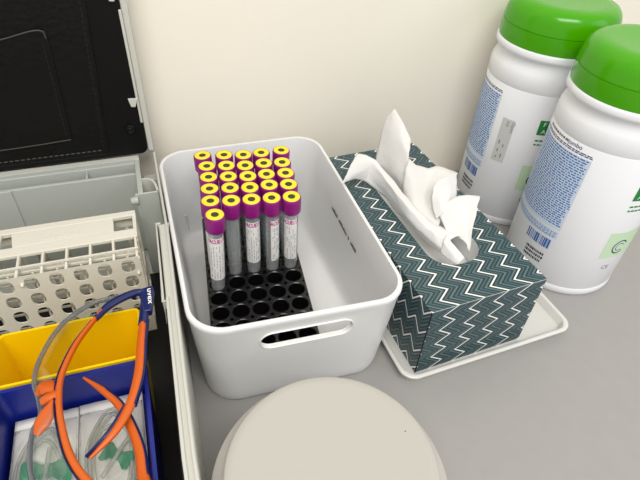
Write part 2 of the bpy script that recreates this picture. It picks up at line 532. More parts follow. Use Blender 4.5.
BW, BL, BH, BZ = 11.86, 24.1, 8.44, 0.36
tb = thing('tissue_box', 'teal and white zigzag patterned tissue box standing on the white tray', 'tissue box', (TO[0], TO[1], BZ), TA)
bm = bmesh.new()
uvl = bm.loops.layers.uv.new('print')
bx(bm, 0, BW, 0, BL, 0, BH)
for f in bm.faces:
    n = f.normal
    f.normal_update(); n = f.normal
    for l in f.loops:
        v = l.vert.co
        if abs(n.z) > .5: l[uvl].uv = (v.x, -v.y)
        elif abs(n.y) > .5: l[uvl].uv = (v.x, BH - v.z)
        else: l[uvl].uv = ((v.z - BH) if n.x < 0 else BW + BH - v.z, -v.y)
me = bpy.data.meshes.new('carton')
for v in bm.verts: v.co *= S
bm.to_mesh(me); bm.free()
me.materials.append(M['chevron'])
carton = bpy.data.objects.new('carton', me); COL.objects.link(carton)
bm = bmesh.new()
SX0, SX1, SY0, SY1 = 3.2, 8.6, 4.2, 20.8
def slot(z, g=0):
    return rrect(SX0 - g, SX1 + g, SY0 - g, SY1 + g, 2.35 + g, z, 10)
loft(bm, [slot(BH - 3.4), slot(BH + 2)])
cut = finish('cutter', bm, 'card_inside', smooth=0)
boolean(carton, cut)
carton.parent = tb
# fold and flap lines of the front end
bm = bmesh.new()
bx(bm, -0.03, 0.03, -0.03, 0.03, 0.0, BH); 
bx(bm, 0.0, 0.06, -0.05, 0.0, 0.1, BH - .05)
finish('flap_edge', bm, mat('flap_line', (14, 26, 28), 0.7), tb, smooth=0)
bm = bmesh.new()
bx(bm, 0.1, BW - .02, -0.015, 0.01, BH - .04, BH + .008)
finish('fold_edge', bm, mat('worn_fold', (186, 196, 196), 0.6), tb, smooth=0)
# folded tissues filling the slot
bm = bmesh.new()
loft(bm, [slot(BH - 3.3, -.1), slot(BH - 2.6, -.1), slot(BH - 2.4, -.6)])
finish('tissue_stack', bm, 'tissue', tb, smooth=30)

ts = thing('tissue', 'white crumpled tissue pulled up out of the zigzag patterned box', 'tissue', (TO[0], TO[1], 0), TA)
def fold_path(pts, sub):
    P = smooth_path(pts, sub); Q = []
    for a, b in zip(pts, pts[1:]):
        for k in range(sub): Q.append(Vector(a).lerp(Vector(b), k / sub))
    Q.append(Vector(pts[-1]))
    return [p.lerp(q, .6) for p, q in zip(P, Q)]
def sheet(name, cols, amp, freq, seed, sub=6, thick=0.03):
    rows = [fold_path(c, sub) for c in cols]
    grid = list(zip(*[fold_path(r, sub) for r in zip(*rows)]))
    bm = bmesh.new()
    vv = []
    for a in grid:
        r = []
        for p in a:
            d = noise.noise_vector(Vector((p.x * freq + seed, p.y * freq, p.z * freq))) * amp
            d2 = noise.noise_vector(Vector((p.x * freq * 2.7 + seed, p.y * freq * 2.7, p.z * freq * 2.7))) * amp * .35
            q3 = Vector((p.x * 1.1 + seed, p.y * .8, p.z * 1.3))
            d3 = Vector((1, -.3, .4)) * (abs(noise.noise(q3)) - .2) * amp * 1.5
            r.append(bm.verts.new(p + d * .6 + d2 + d3))
        vv.append(r)
    for a, b in zip(vv, vv[1:]):
        for i in range(len(a) - 1):
            bm.faces.new((a[i], a[i + 1], b[i + 1], b[i]))
    o = finish(name, bm, 'tissue', ts, smooth=45)
    so = o.modifiers.new('thickness', 'SOLIDIFY'); so.thickness = thick * S; so.offset = 0
    return o
sheet('folded_flap', [
  [ (-1.9,14.9,12.0), (-0.8,16.1,12.1), (0.5,17.8,12.1), (1.8,19.3,12.0), (2.6,19.7,11.6) ],
  [ (0.4,16.7,10.9), (1.2,17.2,11.3), (1.9,18.2,11.7), (2.7,19.0,11.9), (3.3,18.9,11.5) ],
  [ (2.4,17.7,9.4), (2.8,18.0,10.4), (3.1,18.2,11.3), (3.5,18.2,11.5), (3.9,17.9,11.0) ],
  [ (3.5,15.4,8.8), (3.3,15.4,10.0), (3.3,15.8,11.0), (3.9,16.0,11.1), (4.2,15.9,10.6) ],
  [ (3.7,12.3,8.6), (3.4,12.5,9.8), (3.4,13.2,10.8), (4.0,13.4,10.9), (4.4,13.4,10.3) ],
  [ (4.0,9.9,8.5), (3.4,10.0,9.7), (3.6,10.9,10.6), (4.1,11.1,10.7), (4.7,11.0,10.1) ],
  [ (4.3,8.0,8.5), (3.8,8.1,9.6), (3.9,8.9,10.3), (4.5,9.1,10.4), (5.3,9.1,9.9) ],
  [ (4.7,6.5,8.5), (4.3,6.7,9.4), (4.4,7.2,10.1), (5.3,7.5,10.2), (6.3,7.7,9.8) ],
  [ (5.1,5.5,8.5), (4.9,5.8,9.3), (5.5,6.3,9.9), (6.4,6.5,10.0), (7.3,6.4,9.6) ],
], 0.07, 0.7, 11.0)
sheet('upright_peak', [
  [ (5.2,19.9,8.7), (4.5,20.0,9.9), (5.0,20.6,11.4), (5.5,21.2,13.2), (6.0,21.3,14.6) ],
  [ (5.3,17.7,8.8), (5.1,18.3,10.0), (5.4,19.2,11.9), (5.8,20.1,13.7), (6.5,21.0,15.6) ],
  [ (5.5,15.8,9.0), (5.3,16.3,10.2), (5.8,17.4,11.9), (6.2,18.5,13.6), (6.9,19.7,14.8) ],
  [ (5.3,13.7,9.2), (5.6,14.6,10.2), (5.9,15.6,11.3), (6.3,16.5,12.6), (7.1,17.8,13.6) ],
], 0.07, 0.7, 12.0)
sheet('centre_fold', [
  [ (4.7,14.1,9.6), (4.9,14.6,10.7), (5.4,15.4,11.8), (6.3,16.4,12.4) ],
  [ (4.2,11.2,9.8), (4.7,12.3,10.6), (5.4,13.8,11.4), (6.5,15.2,12.3) ],
  [ (4.2,8.9,9.9), (4.9,10.9,10.4), (5.6,12.6,11.2), (7.2,14.1,12.5) ],
  [ (4.7,8.7,9.9), (5.1,10.5,10.4), (5.9,12.0,11.3), (8.1,13.9,12.7) ],
  [ (5.4,8.3,10.0), (5.4,10.0,10.4), (5.8,11.1,11.5), (8.7,13.0,12.8) ],
  [ (6.2,9.2,10.6), (5.9,10.2,11.0), (5.8,10.9,12.0), (9.2,11.9,12.9) ],
], 0.07, 0.7, 11.0)
sheet('curled_fold', [
  [ (9.1,12.0,12.9), (8.8,11.3,12.3), (8.5,10.6,11.7), (8.2,10.0,11.0) ],
  [ (7.8,11.5,13.1), (7.4,10.8,12.5), (7.0,9.9,11.9), (6.9,9.3,11.1) ],
  [ (6.5,11.2,13.1), (6.2,10.5,12.5), (6.0,9.6,11.8), (5.9,8.8,11.0) ],
  [ (5.8,10.9,12.8), (5.5,10.4,12.0), (5.4,9.8,11.2), (5.4,8.9,10.4) ],
], 0.07, 0.7, 11.0)
sheet('front_corner', [
  [ (5.7,9.7,11.2), (5.7,8.8,10.8), (5.7,7.9,10.3), (5.7,7.0,9.8) ],
  [ (6.9,9.7,11.6), (6.6,8.6,11.2), (6.6,7.6,10.5), (6.5,6.7,9.8) ],
  [ (8.0,9.8,11.9), (7.7,8.4,11.3), (7.3,7.1,10.5), (7.0,5.8,9.4) ],
  [ (8.9,9.4,12.1), (8.3,8.2,11.3), (7.6,6.8,10.4), (7.0,5.4,9.0) ],
  [ (9.7,8.7,12.2), (8.8,7.6,11.4), (7.8,6.4,10.4), (7.1,5.2,8.9) ],
], 0.07, 0.7, 12.0)
sheet('turned_down_tip', [
  [ (5.3,6.8,10.3), (5.5,6.0,9.9), (5.8,5.3,9.5), (6.1,4.6,9.0) ],
  [ (4.7,6.3,9.9), (5.0,5.5,9.5), (5.2,4.8,9.2), (5.6,4.3,8.9) ],
  [ (4.5,6.1,8.8), (4.7,5.4,8.7), (5.0,4.7,8.7), (5.4,4.3,8.7) ],
], 0.07, 0.7, 15.0)

# ---------------------------------------------------------------- wipe canisters
def art(bm_or, R, ang, z, m, parent, name, rot=0.0):
    return finish(name, on_cyl(bm_or, R, ang, z, rot), m, parent, smooth=60)

def canister(x, y, turn, label, jumbo, sticker):
    t = thing('wipes_canister', label, 'wipes canister', (x, y, 0), 0, 'wipes canisters by the wall')
    bm = bmesh.new()
    lathe(bm, [(5.5, 0), (5.85, .08), (5.98, .3), (5.98, .85), (5.88, 1.0), (5.9, 1.15), (5.95, 1.25), (5.95, 17.35), (5.9, 17.42), (5.95, 17.5),
               (5.95, 18.6), (5.91, 19.0), (5.8, 19.35), (5.62, 19.65), (5.56, 20.0), (5.6, 20.4), (5.75, 20.65), (5.93, 20.8), (5.97, 20.95), (5.97, 21.35), (5.85, 21.5), (5.7, 21.55)], 96)
    bd = finish('canister_body', bm, 'bottle', t, smooth=40)
    bm = bmesh.new()
    lathe(bm, [(5.6, 21.3), (5.82, 21.5), (5.86, 21.7), (5.8, 23.15), (5.74, 23.18), (5.74, 23.24), (5.8, 23.28), (5.7, 24.1), (5.58, 24.6), (5.38, 25.0), (5.1, 25.3), (4.75, 25.48), (4.3, 25.56), (3.8, 25.58), (3.0, 25.5), (.1, 25.5)], 96)
    finish('canister_lid', bm, 'green_lid', t, smooth=50)
    R = 5.965
    A = lambda a: a + turn
    w_ = lambda d: math.radians(d) * R
    # printed text block: 163..232 degrees, z 17 down to 7
    bm = bmesh.new(); quad(bm, 0, w_(69), 7.9, 16.2, 24)
    lb = art(bm, R, A(163), 0, 'pale_blue', t, 'text_panel')
    bm = bmesh.new()
    random.seed(11)
    z = 16.1; k = 0
    while z > 8.2:
        xx = 0.1
        end = w_(69) - random.uniform(0.05, .4)
        while xx < end:
            l = random.uniform(.12, .5)
            quad(bm, xx, min(xx + l, end), z - .13, z)
            xx += l + .1
        z -= .255; k += 1
    art(bm, R + .006, A(163), 0, 'blue_ink', lb, 'fine_print')
    bm = bmesh.new()
    xx = 0
    for z0 in (16.55, 16.38):
        xx = .2
        while xx < w_(67):
            l = random.uniform(.2, .6); quad(bm, xx, xx + l, z0, z0 + .1); xx += l + .09
    art(bm, R + .006, A(163), 0, 'dark_blue_ink', t, 'warning_line')
    # second framed block
    bm = bmesh.new(); quad(bm, 0, w_(69), 6.75, 7.7, 24)
    l2 = art(bm, R, A(163), 0, 'pale_blue', t, 'text_panel')
    bm = bmesh.new()
    for z in (7.5, 7.3, 7.1, 6.95):
        xx = .15
        while xx < w_(66):
            l = random.uniform(.12, .4); quad(bm, xx, xx + l, z - .07, z); xx += l + .1
    art(bm, R + .006, A(163), 0, 'blue_ink', l2, 'fine_print')
    # barcode
    bm = bmesh.new(); xx = 0
    random.seed(5)
    while xx < w_(27):
        l = random.choice((.05, .08, .14, .2)); quad(bm, xx, xx + l, 5.25, 6.45); xx += l + random.choice((.05, .08, .12))
    art(bm, R, A(201), 0, 'blue_ink', t, 'barcode')
    # batch print in black
    bm = bmesh.new()
    for z in (4.45, 3.95, 3.45):
        xx = 0
        while xx < w_(20):
            l = random.uniform(.08, .2); quad(bm, xx, xx + l, z - .32, z); xx += l + .07
        if z > 3.6:
            pass
    art(bm, R, A(206), 0, 'black_ink', t, 'batch_print')
    # green front block, pale green swirl, CE mark
    bm = bmesh.new(); quad(bm, 0, w_(60), 13.0, 14.75, 16)
    gb = art(bm, R, A(279), 0, 'green_ink', t, 'green_block')
    b2 = text_bm('F', .7, 'LEFT'); art(b2, R + .006, A(283), 14.05, 'white_ink', gb, 'block_lettering')
    b2 = text_bm('A', .7, 'LEFT'); art(b2, R + .006, A(283), 13.2, 'white_ink', gb, 'block_lettering')
    bm = bmesh.new()
    for z in (12.4, 11.9):
        xx = 0
        while xx < w_(30):
            l = random.uniform(.15, .4); quad(bm, xx, xx + l, z - .2, z); xx += l + .09
    art(bm, R, A(280), 0, 'green_ink', t, 'green_line')
    bm = bmesh.new(); quad(bm, 0, w_(50), 5.6, 9.0, 16)
    art(bm, R, A(277), 0, 'pale_green', t, 'pale_green_block')
    bm = bmesh.new()
    n = 28
    for k in range(n):
        a0, a1 = 1.6 * PI * k / n + .5, 1.6 * PI * (k + 1) / n + .5
        bm.faces.new([bm.verts.new((r * math.cos(a), r * math.sin(a), 0)) for r, a in ((.75, a0), (.9, a0), (.9, a1), (.75, a1))])
        bm.faces.new([bm.verts.new((r * math.cos(a), r * math.sin(a), 0)) for r, a in ((.42, a0), (.5, a0), (.5, a1), (.42, a1))])
    art(bm, R + .008, A(295), 7.0, 'dark_blue_ink', t, 'swirl_emblem')
    art(text_bm('CE', .75, 'LEFT'), R, A(286), 4.0, 'grey_ink', t, 'approval_mark')
    if jumbo:
        art(text_bm('jumbo', .62, 'LEFT', .006), R, A(205), 16.85, 'dark_blue_ink', t, 'size_lettering')
        bm = bmesh.new(); xx = 0
        while xx < w_(30):
            l = random.uniform(.15, .4); quad(bm, xx, xx + l, 16.9, 17.15); xx += l + .1
        art(bm, R, A(172), 0, 'grey_ink', t, 'name_line')
    if sticker:
        bm = bmesh.new(); quad(bm, 0, w_(14.5), 8.6, 14.0, 6)
        s = art(bm, R + .004, 224, 0, 'sticker', t, 'date_sticker')
        for a, z, s_txt, zz in ((235.5, 13.8, 'Open', .56), (230, 13.8, 'exp', .5)):
            art(text_bm(s_txt, zz, 'LEFT'), R + .01, a, z, 'grey_ink', s, 'sticker_lettering', rot=-PI / 2)
        bm = bmesh.new()
        for x_, z_, l_ in ((.35, 11.3, .5), (.4, 10.2, .4), (.9, 10.9, .35), (.95, 9.7, .5), (.4, 9.3, .3)):
            quad(bm, x_, x_ + .12, z_ - l_, z_)
        art(bm, R + .01, 224, 0, 'grey_ink', s, 'sticker_lettering')
    return t
canister(27.87, 45.86, 0, 'nearer white wipes canister with green lid and the word jumbo on its label', True, False)
canister(23.7, 57.3, -17, 'rear white wipes canister with green lid and a grey date sticker, against the wall', False, True)

# ---------------------------------------------------------------- grey carrying case, lid open against the wall
def case_bow(p):
    """the right hand wall of the case runs slightly outwards towards the back"""
    if p.x < -2.6: return p
    return Vector((p.x + 0.68 * max(0, min(1, (p.y + 9) / 21)), p.y, p.z))
def cuts(bm, ys):
    for y in ys:
        g = bm.verts[:] + bm.edges[:] + bm.faces[:]
        bmesh.ops.bisect_plane(bm, geom=g, plane_co=(0, y, 0), plane_no=(0, 1, 0))
    return reshape(bm, case_bow)
case = thing('carrying_case', 'open grey plastic carrying case with black lined lid upright against the wall', 'case', (KO[0], KO[1], 0), KA)
XL = -36.0; YF = -20.0
bm = bmesh.new()
bx(bm, XL, -0.8, YF, 25.0, 0.0, 0.4)
bx(bm, -1.62, -0.8, YF, 13.0, 0.4, 10.9); bx(bm, -1.05, -0.8, 13.0, 25.0, 0.4, 10.9)
bx(bm, XL, XL + .9, YF, 25.0, 0.4, 10.9)
bx(bm, XL + .9, -1.62, YF, YF + .9, 0.4, 10.9)
bx(bm, XL + .9, -2.5, 24.0, 25.0, 0.4, 10.9); bx(bm, -2.5, -1.05, 24.0, 25.0, 0.4, 8.3)
finish('case_body', cuts(bm, (-9, -4, 2, 7, 12)), 'case', case, bevel=0.12)
bm = bmesh.new()
bx(bm, -1.04, -0.84, YF, 24.9, 10.9, 11.08)                       # outer sealing ridge
bx(bm, -1.62, -1.4, YF, 4.0, 10.9, 11.12)
finish('rim_ridge', cuts(bm, (-9, -4, 2, 7, 12)), 'case', case, bevel=0.04)
bm = bmesh.new()
bx(bm, -1.88, -1.74, 3.6, 13.1, 8.6, 11.1); bx(bm, -1.88, -1.4, 12.9, 13.1, 8.6, 11.1); bx(bm, -1.88, -1.63, 3.6, 3.75, 8.6, 11.1)
finish('rim_channel', cuts(bm, (7, 12)), 'case', case, bevel=0.05)
bm = bmesh.new()
bx(bm, XL + .9, -1.64, YF + .9, 17.9, 0.4, 0.5); bx(bm, -1.76, -1.64, YF + .9, 4.0, 0.5, 10.2)
finish('black_lining', cuts(bm, (-9, -4, 2, 7, 12)), 'black', case, smooth=0)
# grey insert in the back of the case
bm = bmesh.new()
bx(bm, XL + 1, -2.3, 23.4, 24.0, 0.5, 10.9)                       # rear bar
bx(bm, XL + 1, -2.3, 21.9, 22.25, 0.5, 10.6)                    # tall panel
bx(bm, XL + 1, -2.3, 22.25, 23.4, 7.6, 7.8)
bx(bm, -7.0, -6.8, 22.25, 23.4, 7.8, 10.7)
bx(bm, XL + 1, -13.6, 21.7, 21.9, 0.5, 10.65)
bx(bm, -2.3, -1.85, 18.2, 24.0, 0.5, 10.9)
bx(bm, -1.85, -0.4, 18.2, 24.0, 6.6, 6.8)
bx(bm, -2.6, -0.5, 18.0, 18.2, 0.5, 10.9)
finish('insert', bm, 'insert', case, bevel=0.06)
bm = bmesh.new()
pts = [(-1.85, 20.35), (-1.3, 20.35), (-0.9, 20.0), (-0.65, 19.3), (-0.55, 18.6), (-0.52, 18.2)]
ps = smooth_path([(x, y, 0) for x, y in pts], 6)
rings = []
for i, p in enumerate(ps):
    t = (ps[min(i + 1, len(ps) - 1)] - ps[max(i - 1, 0)]).normalized(); n = Vector((-t.y, t.x, 0)) * .1
    rings.append([p + n + Vector((0, 0, 6.8)), p - n + Vector((0, 0, 6.8)), p - n + Vector((0, 0, 10.95)), p + n + Vector((0, 0, 10.95))])
loft(bm, rings)
finish('curved_lip', bm, 'case', case, smooth=40)
bm = bmesh.new()
rings = [[Vector((x, 17.9 + r * math.cos(2 * PI * k / 20), 10.3 + r * math.sin(2 * PI * k / 20))) for k in range(20)] for x, r in ((-2.4, .38), (-2.95, .36), (-3.05, .28))]
loft(bm, rings)
finish('knob', bm, 'insert', case, smooth=40)
# lid
bm = bmesh.new()
ZL0, ZL1 = 11.0, 54.0
bx(bm, XL, -0.15, 27.0, 27.4, ZL0 + .2, ZL1)
bx(bm, -0.75, -0.15, 24.95, 27.0, ZL0 + .2, ZL1)
bx(bm, XL, XL + .7, 24.95, 27.0, ZL0 + .2, ZL1)
bx(bm, XL + .7, -0.75, 25.2, 27.0, ZL1 - .7, ZL1)
bx(bm, XL + .7, -0.75, 25.05, 27.0, ZL0 + .2, ZL0 + .9)
lid = finish('case_lid', bm, 'case', case, bevel=0.08)
bm = bmesh.new(); bx(bm, -0.98, -0.74, 24.7, 24.96, 14.6, 25.4)
finish('lid_flange', bm, 'case', lid, bevel=0.06)
for zc in (16.9, 26.6):
    bm = bmesh.new()
    loft(bm, [[Vector(p) for p in ((-1.55, yy, zc - .45), (-1.15, yy, zc - .5), (-.8, yy, zc + .35), (-1.7, yy, zc + .4))] for yy in (24.55, 24.8)])
    finish('latch_tab', bm, 'case', lid, bevel=0.05)
bm = bmesh.new()
loft(bm, [[Vector((p.x, yy, p.y)) for p in rrect(XL + .7, -0.78, ZL0 + .12, ZL1 - .7, 0.7, 0, 6)] for yy in (24.8, 25.1)])
ln = finish('lid_lining', bm, 'blackm', lid, smooth=30)
# leather panel stitched on the lining, with pocket
def lx(z): return -4.55 + (z - 12) * 0.078
bm = bmesh.new()
rings = []
for yy, ins in ((24.8, 0), (24.66, 0), (24.6, .1)):
    rings.append([Vector((XL + 1.5 + ins, yy, 11.6 + ins)), Vector((lx(11.6) - ins, yy, 11.6 + ins)), Vector((lx(52) - ins, yy, 52 - ins)), Vector((XL + 1.5 + ins, yy, 52 - ins))])
loft(bm, rings)
lp = finish('leather_panel', bm, 'leather', lid, smooth=30)
bm = bmesh.new()
pc = [(-30, 12.9), (-7.45, 13.7), (-7.0, 24.1), (-7.6, 24.25), (-10.7, 23.6), (-30, 22.6)]
loft(bm, [[Vector((x, yy, z)) for x, z in pc] for yy in (24.62, 24.45)])
pk = finish('pocket', bm, 'leather', lp, bevel=0.08)
bm = bmesh.new()
sweep(bm, [(-30, 24.42, 22.6), (-14, 24.42, 23.1), (-10.7, 24.42, 23.6), (-8.2, 24.42, 24.15), (-7.3, 24.42, 24.1), (-7.15, 24.42, 23.5)], .07, .07, (0, 1, 0), 8)
sweep(bm, [(-30, 24.44, 12.95), (-13, 24.44, 13.5), (-7.6, 24.44, 13.78)], .06, .05, (0, 1, 0), 8)
finish('piping', bm, mat('pocket_piping', (58, 56, 50), 0.45), pk, smooth=60)
bm = bmesh.new()
def stitch(a, b, y, l=.32, g=.18, wd=.05):
    a, b = Vector(a), Vector(b); d = (b - a); n = int(d.length / (l + g)); d.normalize(); nn = Vector((-d.y, d.x)) * wd
    for k in range(n):
        p = a + d * k * (l + g); q = p + d * l
        vs = [(p + nn), (q + nn), (q - nn), (p - nn)]
        f = [bm.verts.new((v.x, y, v.y)) for v in vs]
        g_ = [bm.verts.new((v.x, y - .04, v.y)) for v in vs]
        bm.faces.new(g_)
        for i in range(4): bm.faces.new((f[i], f[(i + 1) % 4], g_[(i + 1) % 4], g_[i]))
stitch((-30, 12.05), (-4.9, 12.15), 24.6)
finish('stitching', bm, 'thread', lp, smooth=0)
bm = bmesh.new()
stitch((lx(12) - .4, 12), (lx(40) - .4, 40), 24.6)
finish('stitching', bm, mat('black_thread', (8, 8, 8), .7), lp, smooth=0)
bm = bmesh.new(); stitch((-7.9, 14.3), (-7.5, 23.4), 24.45)
finish('stitching', bm, bpy.data.materials['black_thread'], pk, smooth=0)
bm = bmesh.new()
rings = [[Vector((-2.05 + r * math.cos(2 * PI * k / 24), yy, 14.1 + r * math.sin(2 * PI * k / 24))) for k in range(24)] for yy, r in ((24.8, .5), (24.6, .5), (24.5, .4), (24.55, .25), (24.45, .1))]
loft(bm, rings)
finish('rivet', bm, 'screw', lid, smooth=50)

# ---------------------------------------------------------------- cream perforated rack lying in the case
cr_t = thing('perforated_rack', 'cream plastic rack with round holes and square windows inside the case', 'rack', K(-2.85, 10.1, 0.53), KA)
bm = bmesh.new()
HW, HD, HH = 18.0, 6.8, 9.45          # width (to the left), depth, height
def plate_with_holes(bm, nx, nz, x_r, z_t, px, pz, rx, rz, yf, yb, xmin, xmax, zmin, zmax):
    """vertical perforated plate"""
    xs = [x_r - i * px for i in range(nx)]; zs = [z_t - k * pz for k in range(nz)]
    n = 20
    cells = []
    for cx in xs:
        for cz in zs:
            hx, hz = px / 2, pz / 2
            for y, flip in ((yf, False), (yb, True)):
                inn, out = [], []
                for k in range(n):
                    a = 2 * PI * (k + .5) / n; ca, sa = math.cos(a), math.sin(a); m_ = max(abs(ca), abs(sa))
                    e = 2.6
                    sx_ = math.copysign(abs(ca) ** (2 / e), ca); sz_ = math.copysign(abs(sa) ** (2 / e), sa)
                    inn.append(Vector((cx + sx_ * rx, y, cz + sz_ * rz)))
                    out.append(Vector((cx + ca / m_ * hx, y, cz + sa / m_ * hz)))
                loft(bm, [out, inn], False, False)
                if not flip: keep = inn
            loft(bm, [keep, [Vector((p.x, yb, p.z)) for p in keep]], False, False)
    xa, xb = xs[-1] - px / 2, xs[0] + px / 2; za, zb = zs[-1] - pz / 2, zs[0] + pz / 2
    if xb < xmax: bx(bm, xb, xmax, yf, yb, zmin, zmax)
    if xa > xmin: bx(bm, xmin, xa, yf, yb, zmin, zmax)
    if zb < zmax: bx(bm, xa, xb, yf, yb, zb, zmax)
    if za > zmin: bx(bm, xa, xb, yf, yb, zmin, za)
plate_with_holes(bm, 9, 5, -1.05, 8.72, 1.87, 1.8, 0.54, 0.70, 0, 0.1, -HW, 0, 0, HH)
finish('front_plate', bm, 'cream', cr_t, smooth=30)
bm = bmesh.new()
for i in range(10):                       # crossed ribs behind the holes
    x = -1.05 - i * 1.87
    bx(bm, x - .08, x + .08, 1.1, 1.25, 0, HH - .6)
for k in range(6):
    z = 8.72 - k * 1.8
    if z > 0: bx(bm, -HW, 0, 1.1, 1.25, z - .08 + .9, z + .08 + .9)
for i in range(10):
    x = -1.05 - i * 1.87 - .4
    bx(bm, x - .12, x + .12, 3.6, 3.8, 0, HH - 2.2)
bx(bm, -HW, 0, 3.5, 3.9, HH - 2.6, HH - 2.3)
finish('inner_ribs', bm, 'cream', cr_t, smooth=0)
bm = bmesh.new()                          # top face: bars between square windows, then the broad strip
bx(bm, -HW, 0, 0.1, 0.35, HH - .35, HH)
for i in range(10):
    x = -0.2 - i * 1.87
    bx(bm, x - .12, x + .1, 0.35, 3.0, HH - .45, HH)
bx(bm, -HW, 0, 3.0, 4.1, HH - .35, HH)
bx(bm, -HW, 0, 1.45, 1.7, HH - .9, HH - .6)
bx(bm, -HW, 0, 6.05, HD, HH - .35, HH)
bx(bm, -9.9, -1.95, 4.1, 6.05, HH - .35, HH)
bx(bm, -0.3, 0, 4.1, 6.05, HH - .35, HH)
bx(bm, -HW, -12.2, 4.1, 6.05, HH - .35, HH)
loft(bm, [[Vector((x, y, z)) for x, y in ((-9.9, 4.1), (-9.9, 6.05), (-10.4, 6.05), (-10.15, 4.1))] for z in (HH - .35, HH)])
bx(bm, -11.4, -11.15, 4.1, 6.05, HH - .35, HH)
finish('top_plate', bm, 'cream', cr_t, bevel=0.05)
for sx0 in (-0.2, -HW):
    bm = bmesh.new()
    bx(bm, sx0, sx0 + .2, 0.2, HD, 0, .5); bx(bm, sx0, sx0 + .2, 0.2, .6, .5, HH - .35); bx(bm, sx0, sx0 + .2, 2.7, 3.3, .5, HH - .35); bx(bm, sx0, sx0 + .2, HD - .5, HD, .5, HH - .35)
    bx(bm, sx0, sx0 + .2, .6, HD - .5, 4.0, 4.6)
    finish('side_frame', bm, 'cream', cr_t, bevel=0.03)
bm = bmesh.new(); bx(bm, -HW + .2, -.2, HD - .25, HD - .05, HH - 1.6, HH - .35); bx(bm, -HW + .2, -.2, HD - .25, HD - .05, 0, 1.5)
for i in range(10): bx(bm, -1.05 - i * 1.87 - .15, -1.05 - i * 1.87 + .15, HD - .2, HD - .1, 1.5, HH - 1.6)
finish('rear_plate', bm, 'cream', cr_t, smooth=0)
bm = bmesh.new(); random.seed(9)
x = -7.9
while x < -4.6:
    l = random.uniform(.12, .3); bx(bm, x, x + l, 4.5, 4.95, HH, HH + .03); x += l + .1
finish('embossed_mark', bm, 'cream', cr_t, smooth=0)
bm = bmesh.new()
for (x, z) in ((-9.2, 8.85), (-13.2, 7.4), (-.35, 7.9)):
    rings = [[Vector((x + r * math.cos(2 * PI * k / 12), yy, z + r * math.sin(2 * PI * k / 12))) for k in range(12)] for yy, r in ((0, .14), (-.25, .12), (-.3, .05))]
    loft(bm, rings)
finish('peg', bm, 'cream', cr_t, smooth=50)

# ---------------------------------------------------------------- yellow and blue storage boxes in the case
def open_box(bm, x0, x1, y0, y1, z0, zb, zf, th=0.22, r=.6, rim=.12, draft=.5):
    """open box whose rim falls from zb at the back to zf at the front"""
    def ring(ins, zfun, rr):
        return [Vector((p.x, p.y, zfun(p.y))) for p in rrect(x0 + ins, x1 - ins, y0 + ins, y1 - ins, rr, 0, 6)]
    top = lambda y: zf + (zb - zf) * max(0, min(1, (y - y0) / (y1 - y0)))
    rings = [ring(draft, lambda y: z0, r * .7), ring(rim, lambda y: top(y) - .5, r), ring(0, lambda y: top(y) - .45, r), ring(0, lambda y: top(y), r),
             ring(th + rim, lambda y: top(y), r * .8), ring(th + rim, lambda y: top(y) - .4, r * .8), ring(draft + th, lambda y: z0 + .25, r * .6)]
    loft(bm, rings)
yb = thing('yellow_box', 'small yellow open plastic box in the case, between cream rack and blue box', 'storage box', K(0, 0, 0.53), KA)
bm = bmesh.new(); open_box(bm, -13.0, -3.3, -0.15, 4.5, 0, 9.5, 9.45, th=.1, rim=.08, r=.4)
finish('box_body', bm, 'yellow', yb, smooth=40)
bb = thing('blue_box', 'blue open plastic box in the case holding the sealed infusion pouches', 'storage box', K(0, 0, 0.53), KA)
bm = bmesh.new(); open_box(bm, -13.0, -3.15, -14.5, -0.3, 0, 9.4, 9.4, th=.14)
finish('box_body', bm, 'blue', bb, smooth=40)
bm = bmesh.new(); bx(bm, -12.4, -3.75, -13.9, -0.95, 0.25, 6.1); finish('raised_floor', bm, 'blue', bb, smooth=0)

